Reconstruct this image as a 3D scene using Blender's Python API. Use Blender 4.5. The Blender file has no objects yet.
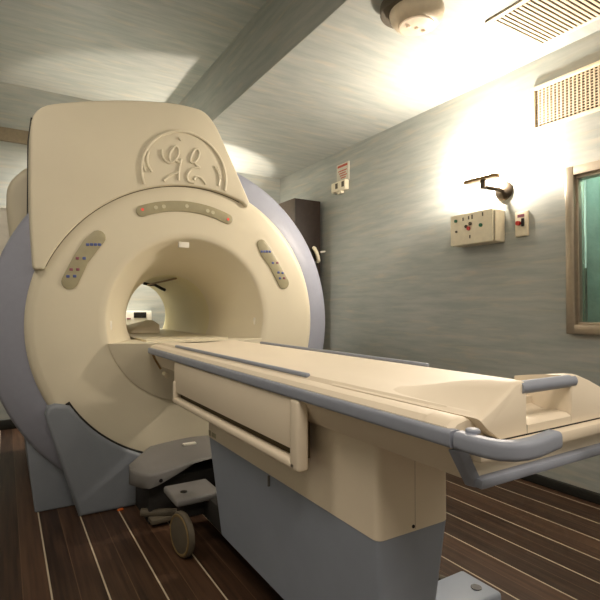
import bpy, bmesh, math
from mathutils import Vector, Matrix
PI = math.pi
col = bpy.context.scene.collection
scene = bpy.context.scene

# ------------------------------------------------------------------ materials
def lin(c):
    c /= 255.0
    return c / 12.92 if c <= 0.04045 else ((c + 0.055) / 1.055) ** 2.4
def rgb(r, g, b): return (lin(r), lin(g), lin(b), 1.0)

def mat(name, c, rough=0.5, metal=0.0, noise=0.05, scale=30.0, spec=0.4, emit=None, estr=0.0, coat=0.0):
    m = bpy.data.materials.new(name); m.use_nodes = True
    nt = m.node_tree; b = nt.nodes['Principled BSDF']
    b.inputs['Roughness'].default_value = rough
    b.inputs['Metallic'].default_value = metal
    b.inputs['Specular IOR Level'].default_value = spec
    b.inputs['Coat Weight'].default_value = coat
    if emit:
        b.inputs['Emission Color'].default_value = emit
        b.inputs['Emission Strength'].default_value = estr
    tc = nt.nodes.new('ShaderNodeTexCoord'); n = nt.nodes.new('ShaderNodeTexNoise')
    n.inputs['Scale'].default_value = scale; n.inputs['Detail'].default_value = 3
    r = nt.nodes.new('ShaderNodeValToRGB')
    r.color_ramp.elements[0].position = 0.3; r.color_ramp.elements[1].position = 0.7
    r.color_ramp.elements[0].color = tuple(x * (1 - noise) for x in c[:3]) + (1,)
    r.color_ramp.elements[1].color = tuple(min(1, x * (1 + noise)) for x in c[:3]) + (1,)
    nt.links.new(tc.outputs['Object'], n.inputs['Vector'])
    nt.links.new(n.outputs['Fac'], r.inputs['Fac'])
    nt.links.new(r.outputs['Color'], b.inputs['Base Color'])
    return m

def wallpaper(name, axis_scale, ca, cb, cc, rough=0.55):
    """brushed, cloudy wallpaper with horizontal streaks"""
    m = bpy.data.materials.new(name); m.use_nodes = True
    nt = m.node_tree; b = nt.nodes['Principled BSDF']; L = nt.links.new
    b.inputs['Roughness'].default_value = rough; b.inputs['Specular IOR Level'].default_value = 0.35
    tc = nt.nodes.new('ShaderNodeTexCoord'); mp = nt.nodes.new('ShaderNodeMapping')
    mp.inputs['Scale'].default_value = axis_scale
    L(tc.outputs['Object'], mp.inputs['Vector'])
    n1 = nt.nodes.new('ShaderNodeTexNoise'); n1.inputs['Scale'].default_value = 4.0; n1.inputs['Detail'].default_value = 7; n1.inputs['Roughness'].default_value = 0.62
    n2 = nt.nodes.new('ShaderNodeTexNoise'); n2.inputs['Scale'].default_value = 5.5; n2.inputs['Detail'].default_value = 5; n2.inputs['Distortion'].default_value = 0.6
    L(mp.outputs['Vector'], n1.inputs['Vector']); L(mp.outputs['Vector'], n2.inputs['Vector'])
    r1 = nt.nodes.new('ShaderNodeValToRGB')
    r1.color_ramp.elements[0].position = 0.36; r1.color_ramp.elements[0].color = ca
    r1.color_ramp.elements[1].position = 0.66; r1.color_ramp.elements[1].color = cb
    r2 = nt.nodes.new('ShaderNodeValToRGB')
    r2.color_ramp.elements[0].position = 0.53; r2.color_ramp.elements[0].color = (0, 0, 0, 1)
    r2.color_ramp.elements[1].position = 0.70; r2.color_ramp.elements[1].color = (0.34, 0.34, 0.34, 1)
    mx = nt.nodes.new('ShaderNodeMix'); mx.data_type = 'RGBA'
    L(n1.outputs['Fac'], r1.inputs['Fac']); L(n2.outputs['Fac'], r2.inputs['Fac'])
    L(r2.outputs['Color'], mx.inputs['Factor']); L(r1.outputs['Color'], mx.inputs['A'])
    mx.inputs['B'].default_value = cc
    L(mx.outputs['Result'], b.inputs['Base Color'])
    return m

def floor_material():
    m = bpy.data.materials.new('dark_plank_floor'); m.use_nodes = True
    nt = m.node_tree; b = nt.nodes['Principled BSDF']; L = nt.links.new; N = nt.nodes.new
    tc = N('ShaderNodeTexCoord'); sp = N('ShaderNodeSeparateXYZ'); L(tc.outputs['Object'], sp.inputs['Vector'])
    def math_(op, a, bv=None, cv=None):
        n = N('ShaderNodeMath'); n.operation = op
        for i, v in enumerate((a, bv, cv)):
            if v is None: continue
            if isinstance(v, (int, float)): n.inputs[i].default_value = v
            else: L(v, n.inputs[i])
        return n.outputs[0]
    def seam(period, off, w):
        t = math_('ADD', sp.outputs['X'], -off + 20 * period)
        f = math_('MODULO', t, period)
        d = math_('MINIMUM', f, math_('SUBTRACT', period, f))
        return math_('LESS_THAN', d, w)
    pale = seam(0.196, 0.171, 0.0034)
    thin = seam(0.098, 0.171, 0.0015)
    plank = math_('FLOOR', math_('DIVIDE', math_('ADD', sp.outputs['X'], 20 * 0.098 - 0.171), 0.098))
    wn = N('ShaderNodeTexWhiteNoise'); wn.noise_dimensions = '1D'; L(plank, wn.inputs['W'])
    mp = N('ShaderNodeMapping'); mp.inputs['Scale'].default_value = (60, 2.2, 1); L(tc.outputs['Object'], mp.inputs['Vector'])
    gr = N('ShaderNodeTexNoise'); gr.inputs['Scale'].default_value = 1.0; gr.inputs['Detail'].default_value = 6; L(mp.outputs['Vector'], gr.inputs['Vector'])
    v = math_('ADD', math_('MULTIPLY', gr.outputs['Fac'], 0.75), math_('MULTIPLY', wn.outputs['Value'], 0.28))
    r = N('ShaderNodeValToRGB')
    r.color_ramp.elements[0].position = 0.3; r.color_ramp.elements[0].color = rgb(46, 32, 24)
    r.color_ramp.elements[1].position = 0.8; r.color_ramp.elements[1].color = rgb(96, 70, 52)
    L(v, r.inputs['Fac'])
    m1 = N('ShaderNodeMix'); m1.data_type = 'RGBA'; L(thin, m1.inputs['Factor']); L(r.outputs['Color'], m1.inputs['A']); m1.inputs['B'].default_value = rgb(104, 80, 60)
    m2 = N('ShaderNodeMix'); m2.data_type = 'RGBA'; L(pale, m2.inputs['Factor']); L(m1.outputs['Result'], m2.inputs['A']); m2.inputs['B'].default_value = rgb(196, 182, 158)
    L(m2.outputs['Result'], b.inputs['Base Color'])
    b.inputs['Roughness'].default_value = 0.42; b.inputs['Specular IOR Level'].default_value = 0.35
    return m

M = {}
M['cream'] = mat('cream_plastic', rgb(220, 211, 187), 0.45, noise=0.015, scale=4)
M['bore'] = mat('bore_cream_plastic', rgb(220, 211, 170), 0.45, noise=0.015, scale=4)
M['cream_table'] = mat('table_cream_plastic', rgb(231, 218, 196), 0.55, noise=0.015, scale=4)
M['blue'] = mat('lavender_grey_plastic', rgb(150, 153, 167), 0.48, noise=0.02)
M['grey'] = mat('grey_plastic', rgb(130, 136, 144), 0.45, noise=0.03, scale=8)
M['skirt'] = mat('blue_grey_plastic', rgb(150, 159, 174), 0.5, noise=0.03, scale=8)
M['rail'] = mat('blue_grey_rubber', rgb(146, 152, 166), 0.5, noise=0.03)
M['hood'] = mat('taupe_grey_plastic', rgb(122, 120, 118), 0.5, noise=0.03, scale=8)
M['dark'] = mat('dark_plastic_and_shade', rgb(44, 42, 40), 0.7)
M['gap'] = mat('dark_olive_groove', rgb(84, 72, 46), 0.8)
M['black'] = mat('black_plastic', rgb(26, 24, 24), 0.4)
M['panel'] = mat('olive_membrane', rgb(164, 156, 126), 0.35, noise=0.04)
M['btn_blue'] = mat('blue_button', rgb(84, 96, 150), 0.4)
M['btn_red'] = mat('dull_red_button', rgb(140, 84, 96), 0.4)
M['led_red'] = mat('red_led', rgb(220, 90, 80), 0.3, emit=rgb(255, 80, 60), estr=0.25)
M['led_pale'] = mat('pale_led', rgb(196, 190, 160), 0.3)
M['white'] = mat('white_plastic', rgb(238, 234, 222), 0.4)
M['metal'] = mat('brushed_nickel', rgb(84, 75, 64), 0.45, metal=1.0, noise=0.08)
M['bronze'] = mat('bronze_disc_metal', rgb(120, 96, 66), 0.4, metal=0.8, noise=0.08)
M['frame'] = mat('tan_anodised_aluminium', rgb(176, 164, 146), 0.35, metal=0.7, noise=0.05)
M['cabinet'] = mat('dark_espresso_wood', rgb(40, 30, 24), 0.5, noise=0.2, scale=20)
M['cabinet_side'] = mat('dark_brown_wood', rgb(74, 58, 44), 0.5, noise=0.15, scale=20)
M['base'] = mat('black_cove_base', rgb(34, 34, 30), 0.55)
M['tan'] = mat('tan_wood_trim', rgb(132, 120, 100), 0.5, noise=0.1)
M['ivory'] = mat('ivory_plastic', rgb(232, 222, 196), 0.4)
M['green'] = mat('green_button', rgb(40, 110, 80), 0.4)
M['red'] = mat('red_button', rgb(190, 50, 40), 0.4)
M['orange'] = mat('orange_plastic', rgb(190, 92, 34), 0.45)
M['vent'] = mat('vent_cream_paint', rgb(232, 216, 190), 0.45)
M['vent_shade'] = mat('vent_shade_sheet', rgb(58, 44, 32), 0.9)  # dark flat sheet coloured as the shade behind the vent bars
M['tyre'] = mat('grey_brown_tyre', rgb(92, 84, 70), 0.6)
M['rim'] = mat('brass_wheel_rim', rgb(150, 128, 88), 0.45, metal=0.5)
M['paper'] = mat('white_paper', rgb(204, 200, 184), 0.7)
M['redink'] = mat('red_ink', rgb(190, 92, 72), 0.6)
M['brown'] = mat('brown_rod', rgb(146, 116, 74), 0.5)
M['lens'] = mat('pinkish_glow_lens', rgb(240, 220, 196), 0.4, emit=rgb(255, 226, 190), estr=0.25)
M['teal'] = mat('teal_blind_fabric', rgb(176, 194, 186), 0.7, noise=0.08)
M['paleteal'] = mat('pale_teal_blind_fabric', rgb(190, 220, 205), 0.6, noise=0.05)
M['bulb'] = mat('halogen_bulb', (1, 1, 1, 1), 0.3, emit=(1.0, 0.86, 0.62, 1), estr=60)

def glass_mat():
    m = bpy.data.materials.new('tinted_glass'); m.use_nodes = True
    nt = m.node_tree; nt.nodes.clear(); L = nt.links.new
    o = nt.nodes.new('ShaderNodeOutputMaterial'); mx = nt.nodes.new('ShaderNodeMixShader')
    t = nt.nodes.new('ShaderNodeBsdfTransparent'); t.inputs['Color'].default_value = (0.82, 0.91, 0.87, 1)
    g = nt.nodes.new('ShaderNodeBsdfGlossy'); g.inputs['Roughness'].default_value = 0.03
    f = nt.nodes.new('ShaderNodeFresnel'); f.inputs['IOR'].default_value = 1.5
    L(f.outputs[0], mx.inputs[0]); L(t.outputs[0], mx.inputs[1]); L(g.outputs[0], mx.inputs[2]); L(mx.outputs[0], o.inputs['Surface'])
    return m
M['glass'] = glass_mat()
WA, WB, WC = rgb(158, 164, 160), rgb(178, 180, 174), rgb(206, 192, 166)
M['paper_x'] = wallpaper('streaked_wallpaper_side', (1, 0.55, 5.0), WA, WB, WC)
M['paper_y'] = wallpaper('streaked_wallpaper_end', (0.55, 1, 5.0), WA, WB, WC)
M['paper_c'] = wallpaper('streaked_ceiling_paper', (0.6, 4.2, 1), WA, WB, WC)
M['floor'] = floor_material()

# ------------------------------------------------------------------ mesh builder
class MB:
    def __init__(self): self.bm = bmesh.new()
    def _merge(self, b2, mtx=None):
        if mtx is not None: bmesh.ops.transform(b2, matrix=mtx, verts=b2.verts)
        me = bpy.data.meshes.new('tmp'); b2.to_mesh(me); b2.free()
        self.bm.from_mesh(me); bpy.data.meshes.remove(me)
    def box(self, x0, x1, y0, y1, z0, z1, bev=0.0, seg=2, mtx=None):
        b = bmesh.new(); bmesh.ops.create_cube(b, size=1)
        for v in b.verts:
            v.co = Vector(((x0 + x1) / 2 + v.co.x * (x1 - x0), (y0 + y1) / 2 + v.co.y * (y1 - y0), (z0 + z1) / 2 + v.co.z * (z1 - z0)))
        if bev: bmesh.ops.bevel(b, geom=b.edges[:], offset=bev, segments=seg, profile=0.5, affect='EDGES')
        self._merge(b, mtx); return self
    def prism(self, pts, axis, a, b_, bev=0.0, seg=3, holes=None, only=None):
        """polygon pts in the plane across axis, extruded from a to b_"""
        b = bmesh.new()
        def mk(p, t): return {'y': (p[0], t, p[1]), 'x': (t, p[0], p[1]), 'z': (p[0], p[1], t)}[axis]
        va = [b.verts.new(mk(p, a)) for p in pts]; vb = [b.verts.new(mk(p, b_)) for p in pts]
        n = len(pts)
        fa = b.faces.new(va); fb = b.faces.new(vb[::-1])
        for i in range(n): b.faces.new((va[i], vb[i], vb[(i + 1) % n], va[(i + 1) % n]))
        bmesh.ops.recalc_face_normals(b, faces=b.faces[:])
        if bev:
            ed = list(fa.edges) if only == 'a' else (list(fa.edges) + list(fb.edges) if only != 'all' else b.edges[:])
            bmesh.ops.bevel(b, geom=ed, offset=bev, segments=seg, profile=0.5, affect='EDGES', clamp_overlap=True)
        bmesh.ops.triangulate(b, faces=[f for f in b.faces if len(f.verts) > 4])
        self._merge(b); return self
    def hull(self, pts, bev=0.0, seg=3):
        b = bmesh.new()
        for p in pts: b.verts.new(p)
        r = bmesh.ops.convex_hull(b, input=b.verts[:])
        junk = [g for g in r['geom_interior'] + r['geom_unused'] if isinstance(g, bmesh.types.BMVert)]
        if junk: bmesh.ops.delete(b, geom=list(set(junk)), context='VERTS')
        bmesh.ops.dissolve_limit(b, angle_limit=math.radians(1), verts=b.verts[:], edges=b.edges[:])
        if bev: bmesh.ops.bevel(b, geom=b.edges[:], offset=bev, segments=seg, profile=0.5, affect='EDGES', clamp_overlap=True)
        self._merge(b); return self
    def rings(self, rings, closed=True, cap0=False, cap1=False):
        """loft between lists of points"""
        b = bmesh.new()
        vs = [[b.verts.new(p) for p in r] for r in rings]
        for i in range(len(vs) - 1):
            n = len(vs[i])
            for j in range(n if closed else n - 1):
                k = (j + 1) % n
                b.faces.new((vs[i][j], vs[i][k], vs[i + 1][k], vs[i + 1][j]))
        if cap0: b.faces.new(vs[0][::-1])
        if cap1: b.faces.new(vs[-1])
        bmesh.ops.recalc_face_normals(b, faces=b.faces[:])
        self._merge(b); return self
    def lathe_y(self, prof, cx, seg=96):
        """prof rows (radius, y, centre z): turned about the bore axis"""
        R = [[(cx + r * math.cos(2 * PI * k / seg), y, cz + r * math.sin(2 * PI * k / seg)) for k in range(seg)] for r, y, cz in prof]
        return self.rings(R)
    def lathe_z(self, prof, cx, cy, seg=40, cap=True):
        R = [[(cx + r * math.cos(2 * PI * k / seg), cy + r * math.sin(2 * PI * k / seg), z) for k in range(seg)] for r, z in prof]
        return self.rings(R, cap0=cap, cap1=cap)
    def cyl(self, p0, p1, r, seg=16, r2=None):
        return self.tube([p0, p1], r, seg, r2)
    def tube(self, pts, r, seg=10, r2=None, squash=None):
        P = [Vector(p) for p in pts]; R = []
        for i, p in enumerate(P):
            t = (P[min(i + 1, len(P) - 1)] - P[max(i - 1, 0)]).normalized()
            u = Vector((0, 0, 1)) if abs(t.z) < 0.95 else Vector((0, 1, 0))
            if squash == 'y': u = Vector((0, 1, 0))
            s = t.cross(u).normalized(); w = s.cross(t)
            rr = r if r2 is None else r + (r2 - r) * i / (len(P) - 1)
            R.append([p + s * rr * math.cos(2 * PI * k / seg) + w * rr * math.sin(2 * PI * k / seg) for k in range(seg)])
        return self.rings(R, cap0=True, cap1=True)
    def sweep(self, pts, prof):
        """horizontal path, profile (side, up)"""
        P = [Vector(p) for p in pts]; R = []
        for i, p in enumerate(P):
            t = (P[min(i + 1, len(P) - 1)] - P[max(i - 1, 0)]).normalized()
            s = t.cross(Vector((0, 0, 1))).normalized()
            R.append([p + s * a + Vector((0, 0, 1)) * b for a, b in prof])
        return self.rings(R, cap0=True, cap1=True)
    def build(self, name, m, parent=None, ang=38):
        b = self.bm
        bmesh.ops.remove_doubles(b, verts=b.verts[:], dist=1e-6)
        for f in b.faces: f.smooth = True
        for e in b.edges:
            e.smooth = not (len(e.link_faces) == 2 and e.calc_face_angle(0) > math.radians(ang))
        me = bpy.data.meshes.new(name); b.to_mesh(me); b.free()
        o = bpy.data.objects.new(name, me); col.objects.link(o)
        me.materials.append(m)
        if parent is not None:
            o.parent = parent; o.matrix_parent_inverse = ROOT_INV(parent)
        return o
def ROOT_INV(o):
    m = Matrix.Translation(o.location)
    p = o.parent
    while p is not None:
        p = p.parent
    # all parts are modelled in world coordinates; only the root Empty carries an offset
    return m.inverted() if o.type == 'EMPTY' else Matrix()
def tag(o, label=None, cat=None, group=None, kind=None):
    for k, v in (('label', label), ('category', cat), ('group', group), ('kind', kind)):
        if v: o[k] = v
    return o
def empty(name, loc, label, cat, group=None):
    o = bpy.data.objects.new(name, None); o.location = loc; o.empty_display_size = 0.1
    col.objects.link(o); return tag(o, label, cat, group)
def copy_tree(o, parent=None):
    c = o.copy(); col.objects.link(c)
    if parent is not None: c.parent = parent
    for ch in list(o.children): copy_tree(ch, c)
    return c
def struct(name, mb, m):
    return tag(mb.build(name, m), kind='structure')
def arc(cx, cz, r, a0, a1, n):
    return [(cx + r * math.cos(math.radians(a0 + (a1 - a0) * i / n)), cz + r * math.sin(math.radians(a0 + (a1 - a0) * i / n))) for i in range(n + 1)]
def round_poly(pts, rad, n=6):
    out = []
    N = len(pts)
    for i, p in enumerate(pts):
        p = Vector(p); a = Vector(pts[i - 1]) - p; b = Vector(pts[(i + 1) % N]) - p
        r = rad[i] if isinstance(rad, (list, tuple)) else rad
        if r <= 0: out.append(tuple(p)); continue
        d = min(r, a.length * 0.49, b.length * 0.49)
        s, e = p + a.normalized() * d, p + b.normalized() * d
        for k in range(n + 1):
            t = k / n; q = s * (1 - t) ** 2 + p * 2 * t * (1 - t) + e * t * t
            out.append(tuple(q))
    return out
def stroke(path, radii, n=8):
    P = [Vector(p) for p in path]; left, right = [], []
    for i, p in enumerate(P):
        t = (P[min(i + 1, len(P) - 1)] - P[max(i - 1, 0)]).normalized(); s = Vector((-t.y, t.x))
        left.append(p + s * radii[i]); right.append(p - s * radii[i])
    def cap(c, r, t, sgn):
        s = Vector((-t.y, t.x)); return [c + s * r * math.cos(PI * k / n) * sgn + t * r * math.sin(PI * k / n) * sgn for k in range(1, n)]
    t1 = (P[-1] - P[-2]).normalized(); t0 = (P[1] - P[0]).normalized()
    return [tuple(v) for v in left + cap(P[-1], radii[-1], t1, 1) + right[::-1] + cap(P[0], radii[0], t0, -1)]

# ------------------------------------------------------------------ room shell
XR, XL, YF, YB, ZS, ZH, XS = 3.0, -1.9, 5.4, -2.4, 2.80, 3.31, 1.56
struct('floor', MB().box(XL - .1, XR + .1, YB - .1, YF + .1, -0.1, 0.0), M['floor'])
WY0, WY1, WZ0, WZ1 = 0.30, 1.655, 1.035, 1.97
w = MB()
w.box(XR, XR + .12, YB, WY0, 0, ZS); w.box(XR, XR + .12, WY1, YF, 0, ZS)
w.box(XR, XR + .12, WY0, WY1, 0, WZ0); w.box(XR, XR + .12, WY0, WY1, WZ1, ZS)
struct('wall_right', w, M['paper_x'])
struct('wall_far', MB().box(XL - .1, XR + .12, YF, YF + .12, 0, ZH), M['paper_y'])
struct('wall_left', MB().box(XL - .12, XL, YB, YF, 0, ZH), M['paper_x'])
struct('wall_back', MB().box(XL - .1, XR + .12, YB - .12, YB, 0, ZH), M['paper_y'])
struct('ceiling', MB().box(XL - .1, XS + .02, YB - .1, YF + .1, ZH, ZH + .1), M['paper_c'])
struct('ceiling_soffit', MB().box(XS, XR + .12, YB - .1, YF + .1, ZS, ZH + .1), M['paper_c'])
struct('trim_soffit', MB().box(XS - .006, XS + .001, YB, YF - .036, ZS + .0005, ZH - .0005), M['paper_x'])
struct('baseboard_right', MB().box(XR - .03, XR - .0005, YB, YF - .03, 0.0005, .06, .004), M['base'])
struct('baseboard_far', MB().box(XL + .001, XR - .001, YF - .03, YF - .0005, 0.0005, .09, .004), M['base'])
struct('trim_far', MB().box(XL + .001, XS - .001, YF - .035, YF - .0005, 2.74, 2.87, .006), M['tan'])

# window into the control room
wf = MB()
fw = 0.05
wf.box(2.955, 3.06, WY1 - .015, WY1 + .04, .99, 2.018, .006); wf.box(2.955, 3.06, WY0 - .04, WY0 + .015, .99, 2.018, .006)
wf.box(2.956, 3.06, WY0, WY1, .99, WZ0 + .015, .006); wf.box(2.956, 3.06, WY0, WY1, WZ1 - .01, 2.017, .006)
# inner stepped bead
wf.box(2.985, 3.05, WY1 - .028, WY1 - .013, WZ0 + .01, WZ1, .004)
wf.box(2.975, 3.05, WY0, WY1 - .02, WZ0 + .012, WZ0 + .03, .004); wf.box(2.975, 3.05, WY0, WY1 - .02, WZ1 - .03, WZ1 - .008, .004)
win = struct('window_1', wf, M['frame'])
gp = MB().box(3.018, 3.024, WY0, WY1 - .03, WZ0 + .02, WZ1 - .02).build('pane', M['glass'], win)
cr = MB()
cr.box(3.121, 4.2, .0, 2.2, .7, .75); cr.box(3.121, 4.2, .0, 2.2, 2.3, 2.35); cr.box(4.2, 4.25, .0, 2.2, .7, 2.35)
cr.box(3.121, 4.2, -.05, 0, .7, 2.35); cr.box(3.121, 4.2, 2.2, 2.25, .7, 2.35)
struct('wall_control_room', cr, M['paper'])
bl = MB()
for k in range(14):
    bl.box(3.34, 3.345, .15 + k * .125, .15 + k * .125 + .118, .9, 2.2)
tag(bl.build('vertical_blind', M['teal']), 'teal vertical blind hanging behind the window glass', 'blind')
bl = bpy.data.objects['vertical_blind']
MB().box(3.335, 3.339, 1.60, 1.625, .9, 2.2).build('pale_slat', M['paleteal'], bl)
MB().box(3.335, 3.339, 1.66, 1.668, .9, 2.2).build('pale_slat', M['paleteal'], bl)

# ------------------------------------------------------------------ MRI scanner
CX, CZ, BZ = 1.0, 1.035, 1.085
S = empty('mri_scanner', (CX, 2.95, 0), 'large cream ring-shaped scanner with round bore and lavender-grey outer ring', 'scanner')
RD = .912; DX = .992; CZ = 1.062
prof = [(RD - .03, 3.12, CZ), (RD, 3.06, CZ), (RD, 3.005, CZ), (RD - .008, 2.975, CZ), (RD - .026, 2.957, CZ), (RD - .053, 2.95, CZ), (.70, 2.95, CZ + .02), (.55, 2.95, BZ - .006), (.512, 2.9505, BZ), (.500, 2.957, BZ), (.492, 2.972, BZ)]
for i in range(1, 15):                       # bell-mouth into the bore
    t = i / 14
    prof.append((.301 + .188 * (1 - t) ** 1.7, 2.975 + .46 * t, BZ))
MB().lathe_y(prof, CX, 128).build('front_cover', M['cream'], S)
MB().lathe_y([(.301, 3.43, BZ), (.300, 3.6, BZ), (.300, 4.56, BZ), (.312, 4.62, BZ), (.36, 4.64, BZ)], CX, 96).build('bore_tunnel', M['bore'], S)
MB().lathe_y([(.895, 2.995, CZ), (.91, 2.998, CZ), (.93, 2.998, CZ), (1.085, 3.07, 1.05), (1.100, 3.09, 1.05), (1.106, 3.13, 1.05), (1.106, 3.5, 1.05), (1.08, 3.52, 1.05)], 1.013, 128).build('outer_ring', M['blue'], S)
MB().lathe_y([(1.08, 3.49, 1.05), (1.08, 4.46, 1.05), (1.05, 4.58, 1.05), (.95, 4.64, 1.05), (.36, 4.64, BZ)], CX, 96).build('magnet_housing', M['cream'], S)
# rear upper housing seen past the left edge of the top cover
hp = round_poly([(.03, 1.6), (.004, 1.80), (.004, 1.955), (.12, 2.09), (1.5, 2.09), (1.75, 1.6)], [0, .06, .09, .05, .1, 0])
MB().prism(hp, 'y', 3.62, 4.45, .05, 4).build('rear_housing', M['cream'], S)
hp = round_poly([(-.22, 1.45), (-.22, 1.845), (1.9, 1.845), (1.9, 1.45)], [0, .12, .2, 0])
MB().prism(hp, 'y', 3.85, 4.46, .09, 5).build('rear_shoulder', M['white'], S)

# top cover with its arc-shaped lower edge
SCX, SCZ, SR = 1.01, 1.012, .900
a_r = math.degrees(math.atan2(1.836 - SCZ, 1.335 - SCX)); a_l = math.degrees(math.atan2(1.352 - SCZ, .20 - SCX))
top = [(.128, 1.345), (.112, 1.60), (.108, 1.95), (.112, 2.225), (.33, 2.30), (.594, 2.368), (.892, 2.416), (1.075, 2.408), (1.150, 2.335), (1.28, 2.085), (1.405, 1.835)]
top = round_poly(top, [.035, .1, .1, .25, .12, .1, .1, .08, .08, .1, .035], 6)
pts = top + arc(SCX, SCZ, SR, a_r, a_l, 40)
MB().prism(pts, 'y', 2.925, 3.16, .022, 4, only='a').build('top_cover', M['cream'], S, 50)
topc = bpy.data.objects['top_cover']
# dark joint under the top cover
gr = arc(SCX, SCZ, SR + .02, a_r + 1, a_l - 1, 48) + arc(SCX, SCZ, SR - .004, a_l - 1, a_r + 1, 48)
MB().prism(gr, 'y', 2.9475, 2.953).build('cover_joint', M['gap'], S)
# solid dark filler painted as the shade between top cover and housing
MB().prism([(.118, 1.5), (.118, 2.24), (1.1, 2.30), (1.2, 1.9), (1.0, 1.9), (.2, 1.5)], 'y', 3.15, 3.63).build('cover_gap_shade', M['dark'], S)
# embossed round emblem with script letters
em = MB()
YE = 2.9235
def eln(pp, r=.008):
    # smooth the hand-drawn stroke
    q = [Vector(p) for p in pp]
    for _ in range(2):
        n = [q[0]]
        for i in range(len(q) - 1): n += [q[i] * .75 + q[i + 1] * .25, q[i] * .25 + q[i + 1] * .75]
        q = n + [q[-1]]
    q = [p for p in q if (p.x - SCX) ** 2 + (p.y - SCZ) ** 2 > (SR + .022) ** 2]
    if len(q) > 1: em.tube([(p.x, YE, p.y) for p in q], r, 8, squash='y')
ring = [p for p in arc(.952, 1.975, .268, -40, 220, 90) if (p[0] - SCX) ** 2 + (p[1] - SCZ) ** 2 > (SR + .02) ** 2]
em.tube([(x, YE, z) for x, z in ring], .0095, 10, squash='y')
for st in ([(.726, 2.083), (.715, 2.045), (.719, 2.003), (.746, 1.963)],
           [(.805, 2.108), (.805, 2.072), (.822, 2.044), (.85, 2.032), (.884, 2.054), (.906, 2.091), (.91, 2.126), (.893, 2.146), (.871, 2.132), (.854, 2.098), (.847, 2.066), (.857, 2.041)],
           [(.884, 2.054), (.916, 2.046), (.926, 2.079), (.919, 2.047), (.91, 2.002), (.907, 1.952), (.911, 1.909)],
           [(.91, 1.987), (.863, 1.964), (.832, 1.939), (.818, 1.919)],
           [(.982, 2.088), (.98, 2.06), (1.006, 2.06), (1.032, 2.09), (1.042, 2.126), (1.031, 2.151), (1.008, 2.143), (.99, 2.112), (.982, 2.082)],
           [(1.006, 2.06), (1.028, 2.042), (1.05, 2.036), (1.008, 2.029), (.976, 2.006), (.96, 1.972), (.964, 1.945), (.983, 1.932), (1.006, 1.934)],
           [(1.006, 1.953), (1.015, 1.973), (1.041, 1.977), (1.064, 1.961), (1.081, 1.94), (1.085, 1.92)],
           [(1.144, 2.06), (1.166, 2.025), (1.178, 1.984), (1.169, 1.937)],
           [(1.157, 2.058), (1.182, 2.017), (1.189, 1.979)],
           [(.689, 2.053), (.692, 2.011), (.707, 1.96)],
           [(.906, 2.197), (.92, 2.195), (.914, 2.188)]):
    eln(st)
em.build('emblem', M['cream'], topc)

# display strip and the two keypads
YP = 2.9435
dpath = arc(.975, 1.063, .722, 68, 113, 24)
ds = MB().prism(stroke(dpath, [.033] * 25), 'y', YP, 2.956, .003, 2, only='a').build('display_strip', M['panel'], S)
for (x, z), k in (((1.245, 1.731), 'led_red'), ((.697, 1.737), 'led_red'), ((.776, 1.758), 'led_pale'), ((.824, 1.769), 'led_pale'), ((.968, 1.787), 'led_pale'), ((1.105, 1.772), 'led_pale'), ((1.14, 1.765), 'led_pale')):
    rr = .009 if k == 'led_red' else .012
    MB().cyl((x, YP - .002, z), (x, YP + .003, z), rr, 14).build('indicator', M[k], ds)
lp = stroke([(.452, 1.552), (.415, 1.508), (.362, 1.42), (.307, 1.296)], [.041, .045, .041, .043])
kp = MB().prism(lp, 'y', YP, 2.956, .003, 2, only='a').build('keypad', M['panel'], S)
def keys(kp, rows):
    for x, z, k in rows:
        MB().box(x - .009, x + .009, YP - .003, YP + .003, z - .008, z + .008, .003).build('key', M[k], kp)
keys(kp, [(.396, 1.507, 'btn_blue'), (.417, 1.509, 'btn_blue'), (.438, 1.510, 'btn_blue'), (.459, 1.511, 'btn_blue'), (.344, 1.427, 'btn_red'), (.379, 1.429, 'btn_blue'), (.313, 1.363, 'btn_red'), (.347, 1.365, 'btn_red'), (.297, 1.325, 'btn_blue'), (.331, 1.327, 'btn_blue')])
rp = stroke([(1.494, 1.582), (1.525, 1.535), (1.585, 1.455), (1.665, 1.325)], [.036, .045, .038, .042])
kp = MB().prism(rp, 'y', YP, 2.956, .003, 2, only='a').build('keypad', M['panel'], S)
keys(kp, [(1.492, 1.535, 'btn_blue'), (1.513, 1.536, 'btn_blue'), (1.534, 1.537, 'btn_blue'), (1.555, 1.538, 'btn_blue'), (1.578, 1.461, 'btn_blue'), (1.613, 1.463, 'btn_red'), (1.622, 1.397, 'btn_blue'), (1.655, 1.395, 'btn_blue'), (1.634, 1.357, 'btn_blue'), (1.668, 1.359, 'btn_red')])

# bore details
MB().box(.927, .995, 2.975, 2.998, 1.530, 1.566, .004).build('bore_lamp', M['white'], S)
MB().box(.515, .54, 3.0, 3.03, 1.02, 1.075, .005).build('side_sensor', M['white'], S)
MB().box(1.462, 1.487, 3.0, 3.03, 1.035, 1.085, .005).build('side_sensor', M['white'], S)
arm = MB().cyl((1.072, 3.5, 1.366), (1.06, 4.28, 1.352), .007, 10).build('bore_rod', M['brown'], S)
MB().tube([(1.03, 4.30, 1.365), (1.085, 4.28, 1.352), (1.11, 4.24, 1.352), (1.165, 4.2, 1.315), (1.185, 4.18, 1.305)], .013, 8).build('clamp', M['black'], arm)
# floor of the bore
def bore_floor(y): return [(CX + .297 * math.cos(t), y, BZ + .297 * math.sin(t)) for t in [PI + math.asin(.13 / .297) + (PI - 2 * math.asin(.13 / .297)) * k / 24 for k in range(25)]]
MB().rings([bore_floor(2.99), bore_floor(4.61)], cap0=True, cap1=True).build('bore_bridge', M['cream'], S)
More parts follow.
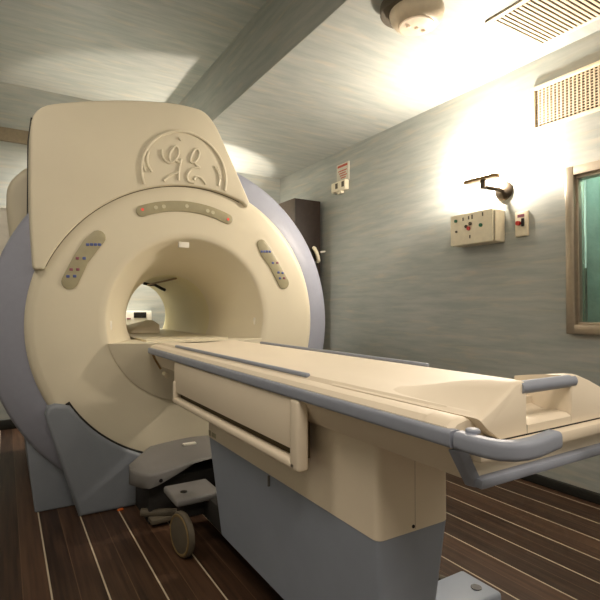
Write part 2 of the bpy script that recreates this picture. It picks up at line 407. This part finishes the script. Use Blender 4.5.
# bulging dock face that fills the lower half of the bell-mouth
zt = .945; rows = []
for i in range(0, 13):
    f = i / 12
    r = .512 * (1 - .0) * math.cos(f * PI / 2) ** .55 if i < 12 else 0.0
    yb = 2.940 - .105 * math.sin(f * PI / 2)
    a0 = math.asin((BZ - zt) / .512)
    row = []
    for k in range(33):
        t = PI + a0 + (PI - 2 * a0) * k / 32
        x, z = .512 * math.cos(t), .512 * math.sin(t) + (BZ - zt)
        g = (1 - f)
        row.append((CX + x * (.35 + .65 * g), yb, zt + z * (.02 + .98 * g)))
    rows.append(row)
dk = MB().rings(rows, closed=False)
rim0 = rows[0]
dk.rings([[(p[0], 3.25, p[2]) for p in rim0], rim0], closed=False)
# flat lid of the dock
lid = [(CX - .493, 3.25)] + [(rw[0][0], rw[0][1]) for rw in rows] + [(rw[-1][0], rw[-1][1]) for rw in rows[::-1]] + [(CX + .493, 3.25)]
b = bmesh.new(); b.faces.new([b.verts.new((p[0], p[1], zt)) for p in lid]); bmesh.ops.triangulate(b, faces=b.faces[:]); dk._merge(b)
dk.build('dock_face', M['cream'], S, 60)
MB().tube([(.711, 2.80, .925), (.735, 2.80, .86), (.768, 2.79, .80)], .006, 8).build('dock_strut', M['brown'], S)
MB().cyl((.79, 2.80, .772), (.79, 2.735, .768), .012, 12).cyl((.79, 2.735, .768), (.79, 2.728, .768), .017, 12).build('dock_latch', M['ivory'], S)

# feet
def foot_pts(r):
    a0 = math.degrees(math.atan2(.615 - 1.05, .28 - CX)) % 360
    return [(.36, 0.0), (.19, .57), (.20, .615), (.235, .632)] + arc(CX, 1.05, r, a0 + 1, 540 - a0 - 1, 36) + [(1.765, .632), (1.80, .615), (1.81, .57), (1.64, 0.0)]
MB().prism(foot_pts(.815), 'y', 2.915, 3.35, .022, 4, only='a').build('front_foot', M['grey'], S, 50)
fz = [(x, z + .012) for x, z in arc(CX, 1.05, .805, 200, 340, 36)] + [(x, z) for x, z in arc(CX, 1.05, .83, 340, 200, 36)]
MB().prism(arc(CX, 1.05, .806, 211, 329, 40) + arc(CX, 1.05, .83, 329, 211, 40), 'y', 2.934, 3.0).build('foot_gasket', M['dark'], S)
MB().prism(round_poly([(.155, 0.0), (.09, .55), (.14, .70), (1.86, .70), (1.91, .55), (1.845, 0.0)], [.01, .08, .05, .05, .08, .01]), 'y', 3.105, 4.4, .02, 3).build('rear_foot', M['grey'], S)

# pedal hood of the docking station
n = 24
hx = [.575 + (1.425 - .575) * i / n for i in range(n + 1)]
def hz(x):
    t = 1 - abs(x - 1.0) / .425
    return .293 + .032 * t * t * (3 - 2 * t)
rows = []
for x in hx:
    z = hz(x); t = 1 - abs(x - 1.0) / .425; t = max(t, 0); a = min(1, t / .18)
    y0 = 2.66 - .135 * a ** .6 + .06 * max(0, t - .2); y1 = 2.70 + .25 * min(1, t / .40)
    th = .082 - .058 * max(0, min(1, (t - .15) / .6)) ** 1.2
    rows.append([(x, y0 + .03, z - th - .002), (x, y0 + .004, z - th + .008), (x, y0, z - .014), (x, y0 + .006, z - .004), (x, y0 + .02, z), (x, y0 * .5 + y1 * .5, z + .01), (x, y1, z + .018), (x, y1, z - th)])
hood = MB().rings(rows, cap0=True, cap1=True).build('pedal_hood', M['hood'], S, 50)
MB().box(.91, .985, 2.80, 2.835, hz(.95) + .0135, hz(.95) + .022).build('hood_sticker', M['white'], hood)
MB().cyl((.70, 2.55, .255), (.70, 2.53, .255), .010, 12).build('hood_bolt', M['black'], hood)
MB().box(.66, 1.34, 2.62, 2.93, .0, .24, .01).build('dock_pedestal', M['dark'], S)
MB().cyl((.63, 2.66, .06), (.84, 2.56, .05), .022, 12).box(.66, .80, 2.56, 2.66, .02, .045, .006).build('foot_pedal', M['tyre'], S)

tag(MB().hull([(.555, 2.885, .001), (.592, 2.89, .001), (.553, 2.906, .001), (.59, 2.908, .001), (.562, 2.89, .012), (.585, 2.893, .012), (.562, 2.902, .011), (.585, 2.904, .011)], .002).build('plastic_cap', M['orange']), 'small orange plastic bit on the floor by the scanner foot', 'cap')

# ------------------------------------------------------------------ patient table
TB = empty('patient_table', (1.0, 1.6, 0), 'cream wheeled patient table with grey edge rails docked at the scanner bore', 'patient table')
Y0, Y1 = .69, 2.79
half = [(.705, .918), (.705, .928), (.718, .938), (.742, .943), (.752, .942), (.756, .938), (.760, .942), (.775, .950), (.84, .949), (.93, .944), (1.0, .942)]
sec = half + [(2.0 - x, z) for x, z in half[-2::-1]]
sec = sec + [(1.295, .89), (.705, .89)]
MB().rings([[(x, y, z) for x, z in sec] for y in (.60 + .0, Y1)] if False else [[(x, y, z) for x, z in sec] for y in (Y0, 1.4, 2.1, Y1)], cap0=True, cap1=True).build('tabletop', M['cream_table'], TB, 25)
for sg in (1, -1):
    eb = MB()
    pr_ = [(p[0] if sg == 1 else 2.0 - p[0], p[1]) for p in half[:9]] + [(.84 if sg == 1 else 1.16, .8935), (.705 if sg == 1 else 1.295, .8935)]
    fl = [(x if abs(x - 1) < .2 else x + sg * .006, z - .006) for x, z in pr_]
    eb.rings([[(x, .622, z) for x, z in fl], [(x, .632, z) for x, z in pr_], [(x, Y0 + .002, z) for x, z in pr_]], cap0=True, cap1=True)
    eb.build('tabletop_edge', M['cream_table'], TB, 30)
# under-body
MB().rings([[(.712, y, .893), (1.288, y, .893), (1.245, y, .822), (.755, y, .822)] for y in (.605, 2.72)], cap0=True, cap1=True).build('under_frame', M['cream_table'], TB)
railp = round_poly([(-.016, -.016), (.014, -.016), (.014, .016), (-.016, .016)], .008, 4)
for sx in (-1, 1):
    xr = 1 + sx * .292
    MB().sweep([(xr, .612, .910), (xr, 1.2, .910), (xr, 2.0, .910), (xr, 2.78, .910)], railp).build('side_rail', M['rail'], TB)
    xs = 1 + (.262 if sx > 0 else -.232)
    MB().box(xs - .008, xs + .008, 1.21, 2.50, .944, .957, .005, 3).build('accessory_track', M['rail'], TB)
    # corner bumper, a bar that turns round the corner and ends free
    pth = [(.708, .604, .910), (.707, .57, .910), (.709, .545, .910), (.716, .525, .910), (.731, .512, .910), (.756, .508, .909), (.79, .510, .908), (.868, .522, .908)]
    pth = [(1 + (-sx) * (p[0] - 1), p[1], p[2]) for p in pth]
    if sx == 1: pth = pth[::-1]
    bp = round_poly([(-.015, -.0165), (.015, -.0165), (.015, .0165), (-.015, .0165)], .010, 4)
    bmpr = MB().sweep(pth, bp).build('corner_bumper', M['rail'], TB)
    MB().lathe_z([(.013, .926), (.013, .931), (.010, .933)], 1 + sx * .278, .585, 20).build('bumper_cap', M['rail'], bmpr)
    # end of the body: slanted grey edge strip
    a, c = 1 + sx * .297, 1 + sx * .25
    MB().hull([(a, .604, .89), (a + sx * .004, .625, .89), (c, .604, .815), (c + sx * .004, .625, .815), (a - sx * .02, .596, .89), (c - sx * .02, .596, .815), (a - sx * .02, .62, .89), (c - sx * .02, .62, .815)], .003).build('end_edge_strip', M['rail'], TB)
MB().box(.748, 1.252, .586, .612, .816, .835, .005).build('end_trim', M['rail'], TB)
MB().hull([(.72, .607, .885), (1.28, .607, .885), (.755, .607, .83), (1.245, .607, .83), (.72, .70, .885), (1.28, .70, .885), (.755, .70, .83), (1.245, .70, .83)]).build('end_panel', M['cream_table'], TB)
MB().box(.735, 1.265, .578, .72, .868, .893, .006).build('end_ledge', M['cream_table'], TB)
MB().box(.80, 1.20, .6, .72, .8925, .8985).build('ledge_gap', M['dark'], TB)
# raised head end: a ramp that ends in two horns with a scoop and a grip between them
hb = MB()
def ramp(y, s=1):
    t = max(0, min(1, ((1.0 if s > 0 else .86) - y) / (.39 if s > 0 else .25))); return .0605 * t * t * (3 - 2 * t)
def hx_(x, s):
    return 1 + s * (x - 1) + (-.008 if s > 0 and x > .85 else 0) - ((.034 if x > .86 else .02 if x > .83 else 0) if s < 0 else 0)
def side(y, s):
    h = ramp(y, s)
    return [(hx_(x, s), y, z) for x, z in ((.757, .9425), (.765, .945), (.80, .945 + .28 * h), (.845, .944 + .72 * h), (.872, .943 + .95 * h), (.888, .943 + h), (.90, .943 + h))]
rows = []
for k in range(19):
    y = 1.08 - (1.08 - .735) * k / 18
    l = side(y, 1); r_ = side(y, -1)[::-1]
    rows.append(l + [(.93, y, .943 + .3 * ramp(y)), (1.0, y, .9425 + .2 * ramp(y))] + r_)
hb.rings(rows, closed=False)
for sg in (1, -1):
    f = lambda x, y, z: (hx_(x, sg), y, z)
    rr = []
    for y, d in ((.735, 0), (.70, 0), (.66, 0), (.625, 0), (.606, 0), (.600, .0015), (.597, .005)):
        p = [(q[0] + sg * d * .6, y, q[2] - d) for q in side(max(y, .606), sg)]
        rr.append(p + [f(.907 - d * .5, y, .940 + ramp(max(y, .606)) - d), f(.908 - d * .5, y, .93), f(.908, y, .8975), f(.81 + d, y, .8975), f(.775 + d, y, .92)])
    hb.rings(rr, cap0=False, cap1=True)
sc = []
for y, z in ((.597, .8975), (.597, .914), (.606, .921), (.63, .922), (.66, .919), (.685, .926), (.705, .934), (.722, .942), (.735, .9425 + .2 * ramp(.735) - .0005)):
    sc.append([(.901, y, z), (1.0, y, z - .003 if .6 < y < .7 and z > .906 else z), (1.057, y, z)])
hb.rings(sc, closed=False)
he = hb.build('head_end', M['cream_table'], TB, 50)
MB().cyl((.885, .606, .989), (1.078, .606, .989), .0135, 20).build('grip', M['rail'], he)

# side panels with an integral handle slot
for sx in (-1, 1):
    X = lambda v: 1 + sx * v
    px = MB()
    lo, hi = sorted((X(.300), X(.282)))
    px.box(lo, hi, 1.19, 2.31, .748, .892, .004)
    panel = px.build('side_panel', M['cream_table'], TB)
    hnd = MB()
    lo, hi = sorted((X(.308), X(.270)))
    hnd.box(lo, hi, 1.145, 1.195, .693, .894, .011, 3)
    hnd.box(lo, hi, 1.16, 2.312, .693, .722, .011, 3)
    hnd.box(lo, hi, 2.285, 2.312, .70, .80, .008, 3)
    hnd.build('handle_bar', M['cream_table'], TB)
    lo, hi = sorted((X(.276), X(.24)))
    MB().box(lo, hi, 1.19, 2.30, .715, .86).build('panel_backing', M['gap'], TB)
# column and skirt: end nearest the camera is narrower
plan = [(.785, .92), (1.03, .92), (1.215, 1.2), (1.215, 2.09), (.785, 2.09)]
plan_r = round_poly(plan, [.022, .02, .05, .03, .03], 6)
column = MB().prism(plan_r, 'z', .575, .826).build('column', M['cream_table'], TB, 30)
def inset(p, d): c = (.98, 1.5); return [(x + (d if x < c[0] else -d), y + (d * .6 if y < c[1] else -d * .6)) for x, y in p]
pr = round_poly(plan, [.015, .015, .05, .03, .03], 6)
skirt = MB().rings([[(x, y, .14) for x, y in inset(pr, .05)], [(x, y, .40) for x, y in inset(pr, .021)], [(x, y, .574) for x, y in inset(pr, .0015)]], cap0=True, cap1=True).build('base_skirt', M['skirt'], TB, 30)
MB().prism(inset(plan_r, .004), 'z', .570, .578).build('column_joint', M['dark'], TB)
MB().box(.779, .7875, 1.488, 1.492, .535, .572).build('skirt_notch', M['hood'], skirt)
MB().box(.783, .7865, 2.045, 2.066, .583, .606).box(.783, .7865, 1.985, 2.03, .585, .604).build('column_label', M['panel'], column)
MB().cyl((.903, .918, .588), (.903, .925, .588), .0045, 14).build('screw_hole', M['black'], column)
MB().box(.9095, .9103, .9195, .925, .58, .80).build('column_seam', M['tan'], column)
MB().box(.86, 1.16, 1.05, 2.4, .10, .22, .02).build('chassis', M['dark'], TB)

def turn(o, x, y, a=math.radians(9)):
    o.data.transform(Matrix.Translation((x, y, 0)) @ Matrix.Rotation(a, 4, 'Z') @ Matrix.Translation((-x, -y, 0)))
def caster_arm(sx, y0, y1, wy):
    X = lambda v: 1 + sx * v
    lo, hi = sorted((X(.30 if sx < 0 else .352), X(.07)))
    zt_ = .24 if sx < 0 else .252
    pad = MB().box(lo, hi, y0, y1, .205, zt_, .012, 3).build('caster_arm', M['hood'] if sx < 0 else M['skirt'], TB)  # left arm's darker taupe carries the table's shade in its colour
    ax = .235 if sx < 0 else .30
    MB().cyl((X(ax), (y0 + y1) / 2 - .02, zt_ + .0005), (X(ax), (y0 + y1) / 2 - .02, zt_ + .003), .017, 18).build('arm_socket', M['black'], pad)
    MB().box(min(X(.25), X(.10)), max(X(.25), X(.10)), (y0 + y1) / 2 - .05, (y0 + y1) / 2 + .05, .12, .206, .01).build('fork', M['dark'], pad)
    wl = MB(); wx = X(.287 if sx < 0 else .33); r = .102
    R = []
    for rr, dx in ((.02, -.018), (.085, -.018), (.098, -.013), (r, -.006), (r, .006), (.098, .013), (.085, .018), (.02, .018)):
        R.append([(wx + dx, wy + rr * math.cos(2 * PI * k / 40), r + rr * math.sin(2 * PI * k / 40)) for k in range(40)])
    wl.rings(R, cap0=True, cap1=True)
    whl = wl.build('wheel', M['tyre'], pad); turn(whl, wx, wy)
    R = []
    for rr, dx in ((.080, .0178), (.090, .0195), (.094, .0165)):
        R.append([(wx + sx * dx, wy + rr * math.cos(2 * PI * k / 40), r + rr * math.sin(2 * PI * k / 40)) for k in range(40)])
    rm = MB().rings(R).build('wheel_rim', M['rim'], pad); turn(rm, wx, wy)
    return pad
caster_arm(-1, 2.265, 2.49, 2.215); caster_arm(1, 2.265, 2.49, 2.215)
caster_arm(1, .985, 1.144, 1.20)

# coil holder lying inside the far end of the scanner bore bridge
tag(MB().hull([(.80, 3.76, .957), (1.03, 3.76, .957), (.80, 4.05, .957), (1.05, 4.05, .957), (.83, 3.78, .99), (.83, 4.05, 1.01), (1.0, 4.05, 1.055), (1.05, 4.05, 1.05), (1.065, 3.9, 1.02), (.98, 3.84, 1.005)], .010, 3).build('head_rest', M['cream_table']), 'pale cream head rest lying at the far end of the bore', 'head rest')
eq = empty('monitor_box', (1.2, 5.39, 1.0), 'pale box with a dark screen on the wall seen through the bore', 'monitor')
MB().box(1.04, 1.36, 5.30, 5.399, .93, 1.12, .01).build('housing', M['white'], eq)
MB().box(1.17, 1.30, 5.292, 5.302, 1.045, 1.105, .003).build('screen', M['black'], eq)
MB().box(1.10, 1.14, 5.294, 5.302, 1.03, 1.045, .002).build('button', M['btn_red'], eq)

# ------------------------------------------------------------------ things on the walls and ceiling
# dark cabinet behind the scanner
cb = empty('tall_cabinet', (2.79, 4.65, 0), 'tall dark brown cabinet standing behind the scanner against the right wall', 'cabinet')
MB().box(2.63, 2.955, 4.425, 4.9, .0, 2.325, .004).build('carcass', M['cabinet_side'], cb)
MB().box(2.632, 2.953, 4.405, 4.4249, .08, 2.32, .004).build('door', M['cabinet'], cb)
ph = empty('wall_handset', (2.88, 4.37, 1.7), 'cream handset hung on the front of the dark cabinet', 'handset')
MB().tube([(2.85, 4.39, 1.80), (2.853, 4.37, 1.79), (2.87, 4.36, 1.75), (2.89, 4.36, 1.70), (2.905, 4.37, 1.665), (2.907, 4.39, 1.658)], .022, 10).build('receiver', M['ivory'], ph)
MB().cyl((2.93, 4.375, 1.76), (2.985, 4.36, 1.768), .009, 8).build('hook', M['white'], ph)

# notice and socket on the right wall
MB().box(2.988, 2.9995, 3.94, 4.15, 2.47, 2.655, .002).build('wall_notice', M['paper'])
nt_ = tag(bpy.data.objects['wall_notice'], 'white notice with a red heading fixed high on the right wall', 'notice')
MB().box(2.985, 2.9885, 3.96, 4.13, 2.618, 2.64).build('heading', M['redink'], nt_)
tx = MB()
for k, z in enumerate((2.58, 2.555, 2.53, 2.505)):
    tx.box(2.986, 2.9885, 3.97 + .02 * (k % 2), 4.12 - .015 * k, z - .006, z + .004)
tx.build('text_lines', M['redink'], nt_)
ob = empty('outlet_box', (2.97, 4.07, 2.4), 'cream outlet box with two dark slots below the notice', 'outlet')
MB().box(2.95, 2.999, 3.95, 4.20, 2.365, 2.468, .008).build('case', M['ivory'], ob)
for y in (3.99, 4.10): MB().box(2.945, 2.952, y - .02, y + .02, 2.395, 2.45, .002).build('socket', M['tyre'], ob)
MB().box(2.955, 2.995, 4.03, 4.11, 2.34, 2.366, .006).build('cable_gland', M['ivory'], ob)

# control box
bx_ = empty('control_box', (2.93, 2.32, 1.72), 'cream wall control box with small coloured buttons below the lit sconce', 'control box')
MB().prism(round_poly([(2.145, 1.612), (2.515, 1.612), (2.515, 1.838), (2.145, 1.838)], .012), 'x', 2.893, 2.9995, .006, 2).build('back_case', M['ivory'], bx_)
MB().prism(round_poly([(2.153, 1.619), (2.507, 1.619), (2.507, 1.831), (2.153, 1.831)], .012), 'x', 2.874, 2.894).build('case_joint', M['tyre'], bx_)
MB().prism(round_poly([(2.145, 1.612), (2.515, 1.612), (2.515, 1.838), (2.145, 1.838)], .012), 'x', 2.862, 2.876, .005, 3).build('front_case', M['ivory'], bx_)
for y, z, k, r in ((2.46, 1.795, 'green', .012), (2.24, 1.735, 'green', .013), (2.345, 1.725, 'red', .014), (2.365, 1.742, 'metal', .012), (2.33, 1.758, 'metal', .012), (2.455, 1.715, 'tyre', .008)):
    MB().cyl((2.864, y, z), (2.853, y, z), r, 16).build('button', M[k], bx_)
for y, z, hh in ((2.395, 1.80, .012), (2.345, 1.803, .012), (2.315, 1.805, .015), (2.225, 1.81, .013), (2.335, 1.665, .012)):
    MB().box(2.860, 2.863, y - .005, y + .005, z - hh, z + hh).build('marking', M['tyre'], bx_)
sw = empty('call_switch', (2.99, 2.01, 1.72), 'small ivory wall plate with a red button right of the control box', 'switch')
MB().box(2.980, 2.9995, 1.962, 2.056, 1.635, 1.805, .005, 3).build('plate', M['ivory'], sw)
MB().cyl((2.982, 2.025, 1.725), (2.962, 2.025, 1.725), .016, 16).build('button', M['red'], sw)
MB().box(2.968, 2.982, 1.985, 2.003, 1.70, 1.755, .003).build('lever', M['black'], sw)
MB().box(2.978, 2.981, 1.985, 2.035, 1.765, 1.785).build('marking', M['btn_red'], sw)

# wall sconce: round nickel rose, arm, upward disc with the halogen bulb on top
def sconce_at():
    s = empty('wall_sconce', (3.0, 2.15, 1.975), 'nickel wall sconce with a narrow dish and lit bulb above the control box', 'wall lamp', None)
    prof = [(.068, 2.9995), (.068, 2.99), (.054, 2.976), (.022, 2.968), (.012, 2.962)]
    MB().rings([[(x, 2.15 + r * math.cos(2 * PI * k / 32), 1.975 + r * math.sin(2 * PI * k / 32)) for k in range(32)] for r, x in prof], cap0=True, cap1=True).build('wall_rose', M['metal'], s)
    MB().tube([(2.965, 2.15, 1.975), (2.91, 2.175, 1.985), (2.855, 2.21, 1.995), (2.85, 2.214, 1.998)], .015, 12).tube([(2.85, 2.213, 1.985), (2.85, 2.213, 2.052)], .019, 14).build('arm', M['metal'], s)
    MB().prism(round_poly([(2.812, 2.085), (2.888, 2.085), (2.888, 2.365), (2.812, 2.365)], .037), 'z', 2.042, 2.064, .006, 2).build('uplight_dish', M['bronze'], s)
    MB().cyl((2.85, 2.17, 2.085), (2.85, 2.28, 2.085), .007, 12).cyl((2.85, 2.165, 2.062), (2.85, 2.165, 2.09), .006, 8).cyl((2.85, 2.285, 2.062), (2.85, 2.285, 2.09), .006, 8).build('bulb', M['bulb'], s)
    return s
SC = sconce_at()
def sconce_copy(loc, rz, label):
    c = copy_tree(SC); c.location = loc; c.rotation_euler = (0, 0, rz); c['label'] = label; return c

# ceiling and wall grilles
VY0, VY1 = .75, 1.935
cvn = empty('ceiling_vent', (2.6, 1.3, ZS), 'slatted rectangular ceiling vent with cream frame', 'vent')
fr = MB()
fr.box(2.345, 2.378, .70, 1.80, 2.788, 2.7995, .003); fr.box(2.832, 2.865, .70, 1.80, 2.788, 2.7995, .003)
fr.box(2.345, 2.865, 1.768, 1.80, 2.7885, 2.7995, .003); fr.box(2.345, 2.865, .70, .73, 2.7885, 2.7995, .003)
fr.build('frame', M['vent'], cvn)
MB().box(2.378, 2.832, .73, 1.768, 2.7965, 2.7994).build('shade_sheet', M['vent_shade'], cvn)
nsl = 40
for k in range(nsl):
    y = .735 + (1.768 - .735) * (k + .5) / nsl
    MB().box(2.378, 2.832, y - .007, y + .007, 2.785, 2.790, mtx=None).build('slat', M['vent'], cvn)
wv = empty('wall_vent', (XR, 1.4, 2.46), 'cream egg-crate wall vent under the ceiling on the right wall', 'vent')
fr = MB()
fr.box(2.98, 2.9995, VY0, VY1, 2.588, 2.612, .003); fr.box(2.98, 2.9995, VY0, VY1, 2.318, 2.34, .003)
fr.box(2.98, 2.9995, VY1 - .028, VY1, 2.338, 2.590); fr.box(2.98, 2.9995, VY0, VY0 + .028, 2.338, 2.590)
fr.build('frame', M['vent'], wv)
MB().box(2.9955, 2.9994, VY0 + .02, VY1 - .02, 2.33, 2.60).build('shade_sheet', M['vent_shade'], wv)
g = MB(); ny = 45
for k in range(ny + 1):
    y = VY0 + .028 + (VY1 - VY0 - .056) * k / ny
    g.box(2.988, 2.9956, y - .0044, y + .0044, 2.335, 2.592)
for k in range(15):
    z = 2.34 + .248 * k / 14
    g.box(2.9885, 2.9956, VY0 + .02, VY1 - .02, z - .0026, z + .0026)
g.build('grille', M['vent'], wv)

sd = empty('ceiling_detector', (1.9, 1.89, ZS), 'round two-tier cream detector dome on the ceiling', 'detector')
MB().lathe_z([(.150, 2.7995), (.152, 2.765), (.146, 2.752), (.10, 2.752)], 1.865, 1.925, 56).build('mounting_base', M['tyre'], sd)  # shade on the upper tier is put into its grey-brown colour
MB().lathe_z([(.10, 2.775), (.143, 2.768), (.146, 2.745), (.138, 2.715), (.118, 2.690), (.098, 2.680), (.08, 2.679)], 1.895, 1.89, 56).build('dome', M['vent'], sd)
MB().lathe_z([(.096, 2.681), (.092, 2.674), (.07, 2.669), (.02, 2.667)], 1.895, 1.89, 48).build('lens', M['lens'], sd)
for dx, dy in ((.05, 0), (-.05, .01), (0, 0)):
    MB().lathe_z([(.012, 2.67), (.011, 2.661), (.004, 2.659)], 1.895 + dx, 1.89 + dy, 16).build('sensor', M['lens'], sd)

# ------------------------------------------------------------------ light
def light(name, kind, loc, energy, color, size=.05, rot=None):
    l = bpy.data.lights.new(name, kind); l.energy = energy; l.color = color
    if kind == 'AREA': l.size = size
    else: l.shadow_soft_size = size
    o = bpy.data.objects.new(name, l); o.location = loc
    if rot: o.rotation_euler = rot
    col.objects.link(o); return o
WARM = (1.0, .87, .735)
light('sconce_lamp', 'POINT', (2.85, 2.225, 2.12), 120, WARM, .03)
sconce_copy((2.0, 5.4, 1.99), PI / 2, 'nickel wall sconce on the far wall hidden right behind the scanner')
sp = light('sconce_lamp', 'SPOT', (1.75, 5.2, 2.10), 90, WARM, .03, (math.radians(-8), 0, 0))
sp.rotation_euler = (PI - math.radians(12), 0, 0); sp.data.spot_size = math.radians(118); sp.data.spot_blend = .12
light('sconce_lamp', 'POINT', (2.3, 5.25, 2.135), 7, WARM, .02)
sconce_copy((.92, 5.4, 1.99), PI / 2, 'nickel wall sconce on the far wall hidden left behind the scanner')
light('sconce_lamp', 'POINT', (.85, 5.25, 2.135), 5, WARM, .02)
light('rear_fill', 'AREA', (.9, 5.0, 2.55), 48, (1, .93, .84), .3, (math.radians(20), 0, 0))  # added light without a fixture, brightens the wall seen through the bore
# unseen room fill beside and behind the camera: an added sconce, ceiling downlights
sconce_copy((3.0, -.9, 1.975), 0, 'added nickel wall sconce, unseen on the right wall behind the camera')
light('sconce_lamp', 'POINT', (2.85, -.83, 2.12), 18, WARM, .3)  # soft fill for the added sconce, out of view
light('ceiling_lamp', 'AREA', (-.2, -.7, 3.28), 50, WARM, 1.0, (0, 0, 0))
light('ceiling_lamp', 'AREA', (2.2, -.9, 2.78), 28, WARM, .6, (0, 0, 0))
light('ceiling_lamp', 'AREA', (-.9, 1.9, 3.28), 20, WARM, .6, (0, 0, 0))
light('control_room_fill', 'POINT', (3.25, 1.3, 2.15), 26.0, (.9, 1, .95), .1)  # added light without a fixture, brightens the blind behind the glass

wd = bpy.data.worlds.new('World'); scene.world = wd; wd.use_nodes = True
wd.node_tree.nodes['Background'].inputs[0].default_value = (.9, .8, .65, 1)
wd.node_tree.nodes['Background'].inputs[1].default_value = 0.05

# ------------------------------------------------------------------ camera
cam = bpy.data.cameras.new('camera'); cam.sensor_width = 36; cam.lens = 484 / 600 * 36; cam.clip_start = .02
co = bpy.data.objects.new('camera', cam); col.objects.link(co)
co.location = (0, 0, 1.15)
co.rotation_euler = (PI / 2 + math.atan(8 / 484), 0, -math.radians(31.4))
scene.camera = co
scene.view_settings.view_transform = 'Standard'
scene.view_settings.look = 'None'
scene.view_settings.exposure = 0.0
